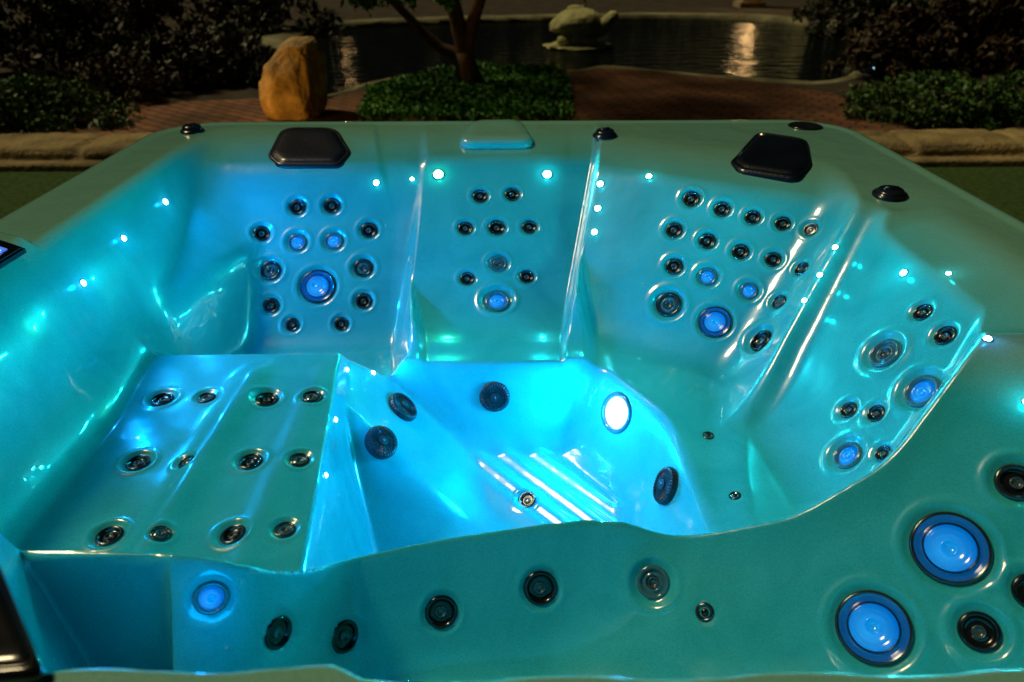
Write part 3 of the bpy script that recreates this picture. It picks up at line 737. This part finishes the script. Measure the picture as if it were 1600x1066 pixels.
tube_bm(nb, [(q.x, 0, q.z+bp_.z) for q in g_], [.03, .03, .027, .024, .024, .012], 10); bmobj('neck', nb, stone, brd)

# lantern pillars on the far bank (their light is what the pond reflects)
lant = simple('warm_lantern_glass', (.8, .6, .3), .3, emis=(1, .66, .30), es=8)
pilm = simple('cream_pillar', (.34, .28, .17), .8, bump=.6, bscale=20, var=.25)
def lantern(x, y, h, w_, label, power):
    rt = empty('lantern_pillar', (x, y, 0)); tag(rt, label, 'garden lamp', 'lantern pillars on the far bank')
    def box(nm, x0, x1, z0, z1, mt):
        o = slab(nm, [Vector((-x0, -x0, 0)), Vector((x0, -x0, 0)), Vector((x1, x1, 0)), Vector((-x1, x1, 0))], z0, z1, mt, bev=.008); o.parent = rt; return o
    box('pillar', w_, w_, 0, h-.22, pilm); box('base', w_*1.25, w_*1.25, 0, .12, pilm); box('lantern_glass', w_*.62, w_*.62, h-.22, h+.02, lant); box('cap', w_*1.2, w_*1.2, h+.02, h+.08, pilm)
    l = bpy.data.lights.new('lantern_bulb', 'POINT'); l.color = (1, .6, .25); l.energy = power; l.shadow_soft_size = .05
    lo = link(bpy.data.objects.new('lantern_bulb', l), rt); lo.location = (0, -w_-.08, h-.1)
lp = G(1170, 11); lantern(lp.x, lp.y, 1.05, .24, 'cream square lantern pillar on the far bank, its glow mirrored in the pond', 10)
lp2 = G(530, -14); lantern(lp2.x, lp2.y, .95, .18, 'warm lantern pillar beyond the left end of the pond', 6)
# tiny cool marker light
ml = G(1366, 116)
mk = empty('marker_light', ml); tag(mk, 'tiny bluish marker light beside the right end of the pond', 'lamp')
k_ = link(bpy.data.objects.new('stake', lathe_mesh('stake_body', [(.02, 0), (.02, .05), (.03, .06), (.03, .065)], M['knob'], 12)), mk)
k2 = link(bpy.data.objects.new('bulb', lathe_mesh('bulb_body', [(.028, .065), (.026, .09), (.0, .10)], simple('cool_bulb', (.6, .8, 1), .3, emis=(.35, .7, 1), es=3), 12)), mk)

# spotlight washing the boulder, hidden from here by the tub rim
sl = bpy.data.lights.new('boulder_spot', 'SPOT'); sl.color = (1, .48, .07); sl.energy = 20; sl.spot_size = R(70); sl.spot_blend = .6; sl.shadow_soft_size = .04
spp = Vector((bb.x-.55, bb.y-.75, .10)); fx = empty('ground_spotlight', (spp.x, spp.y, 0)); tag(fx, 'small ground spotlight at the foot of the orange boulder', 'lamp')
link(bpy.data.objects.new('housing', lathe_mesh('spot_housing', [(0, 0), (.035, 0), (.035, .05), (.045, .06), (.045, .075), (.03, .08)], M['knob'], 20)), fx)
slo = link(bpy.data.objects.new('boulder_spot', sl), fx); slo.location = (0, 0, .1)
slo.rotation_euler = (Vector((bb.x, bb.y+.2, .30))-spp).to_track_quat('-Z', 'Y').to_euler()

# ------------------------------------------------------------------ night light
w = bpy.data.worlds.new('World'); scn.world = w; w.use_nodes = True
nt = w.node_tree; bg = nt.nodes['Background']; sky = nt.nodes.new('ShaderNodeTexSky'); sky.sky_type = 'NISHITA'; sky.sun_disc = False
el, rot = R(55), R(-72); sky.sun_elevation = el; sky.sun_rotation = rot
nt.links.new(sky.outputs['Color'], bg.inputs['Color']); bg.inputs['Strength'].default_value = .0006
s = bpy.data.lights.new('street_glow', 'SUN'); s.energy = 1.5; s.color = (1, .80, .44); s.angle = R(12)
so = link(bpy.data.objects.new('street_glow', s))
dirv = Vector((math.sin(rot)*math.cos(el), math.cos(rot)*math.cos(el), math.sin(el)))
so.rotation_euler = dirv.to_track_quat('Z', 'Y').to_euler()

# ------------------------------------------------------------------ camera and render settings
cam = bpy.data.cameras.new('Camera'); co = link(bpy.data.objects.new('Camera', cam))
cam.sensor_fit = 'HORIZONTAL'; cam.sensor_width = 36; cam.lens = 36*F/1600; cam.clip_start = .02; cam.clip_end = 500
cam.dof.use_dof = True; cam.dof.focus_distance = 1.45; cam.dof.aperture_fstop = 3.6
co.location = CAM; co.rotation_euler = (R(90)-PITCH, 0, -YAW); scn.camera = co
scn.view_settings.view_transform = 'Standard'; scn.view_settings.look = 'None'; scn.view_settings.exposure = 0
scn.render.engine = 'CYCLES'; scn.cycles.use_denoising = True
scn.cycles.max_bounces = 8; scn.cycles.diffuse_bounces = 5; scn.cycles.glossy_bounces = 4; scn.cycles.caustics_reflective = False; scn.cycles.caustics_refractive = False
scn.cycles.sample_clamp_indirect = 4
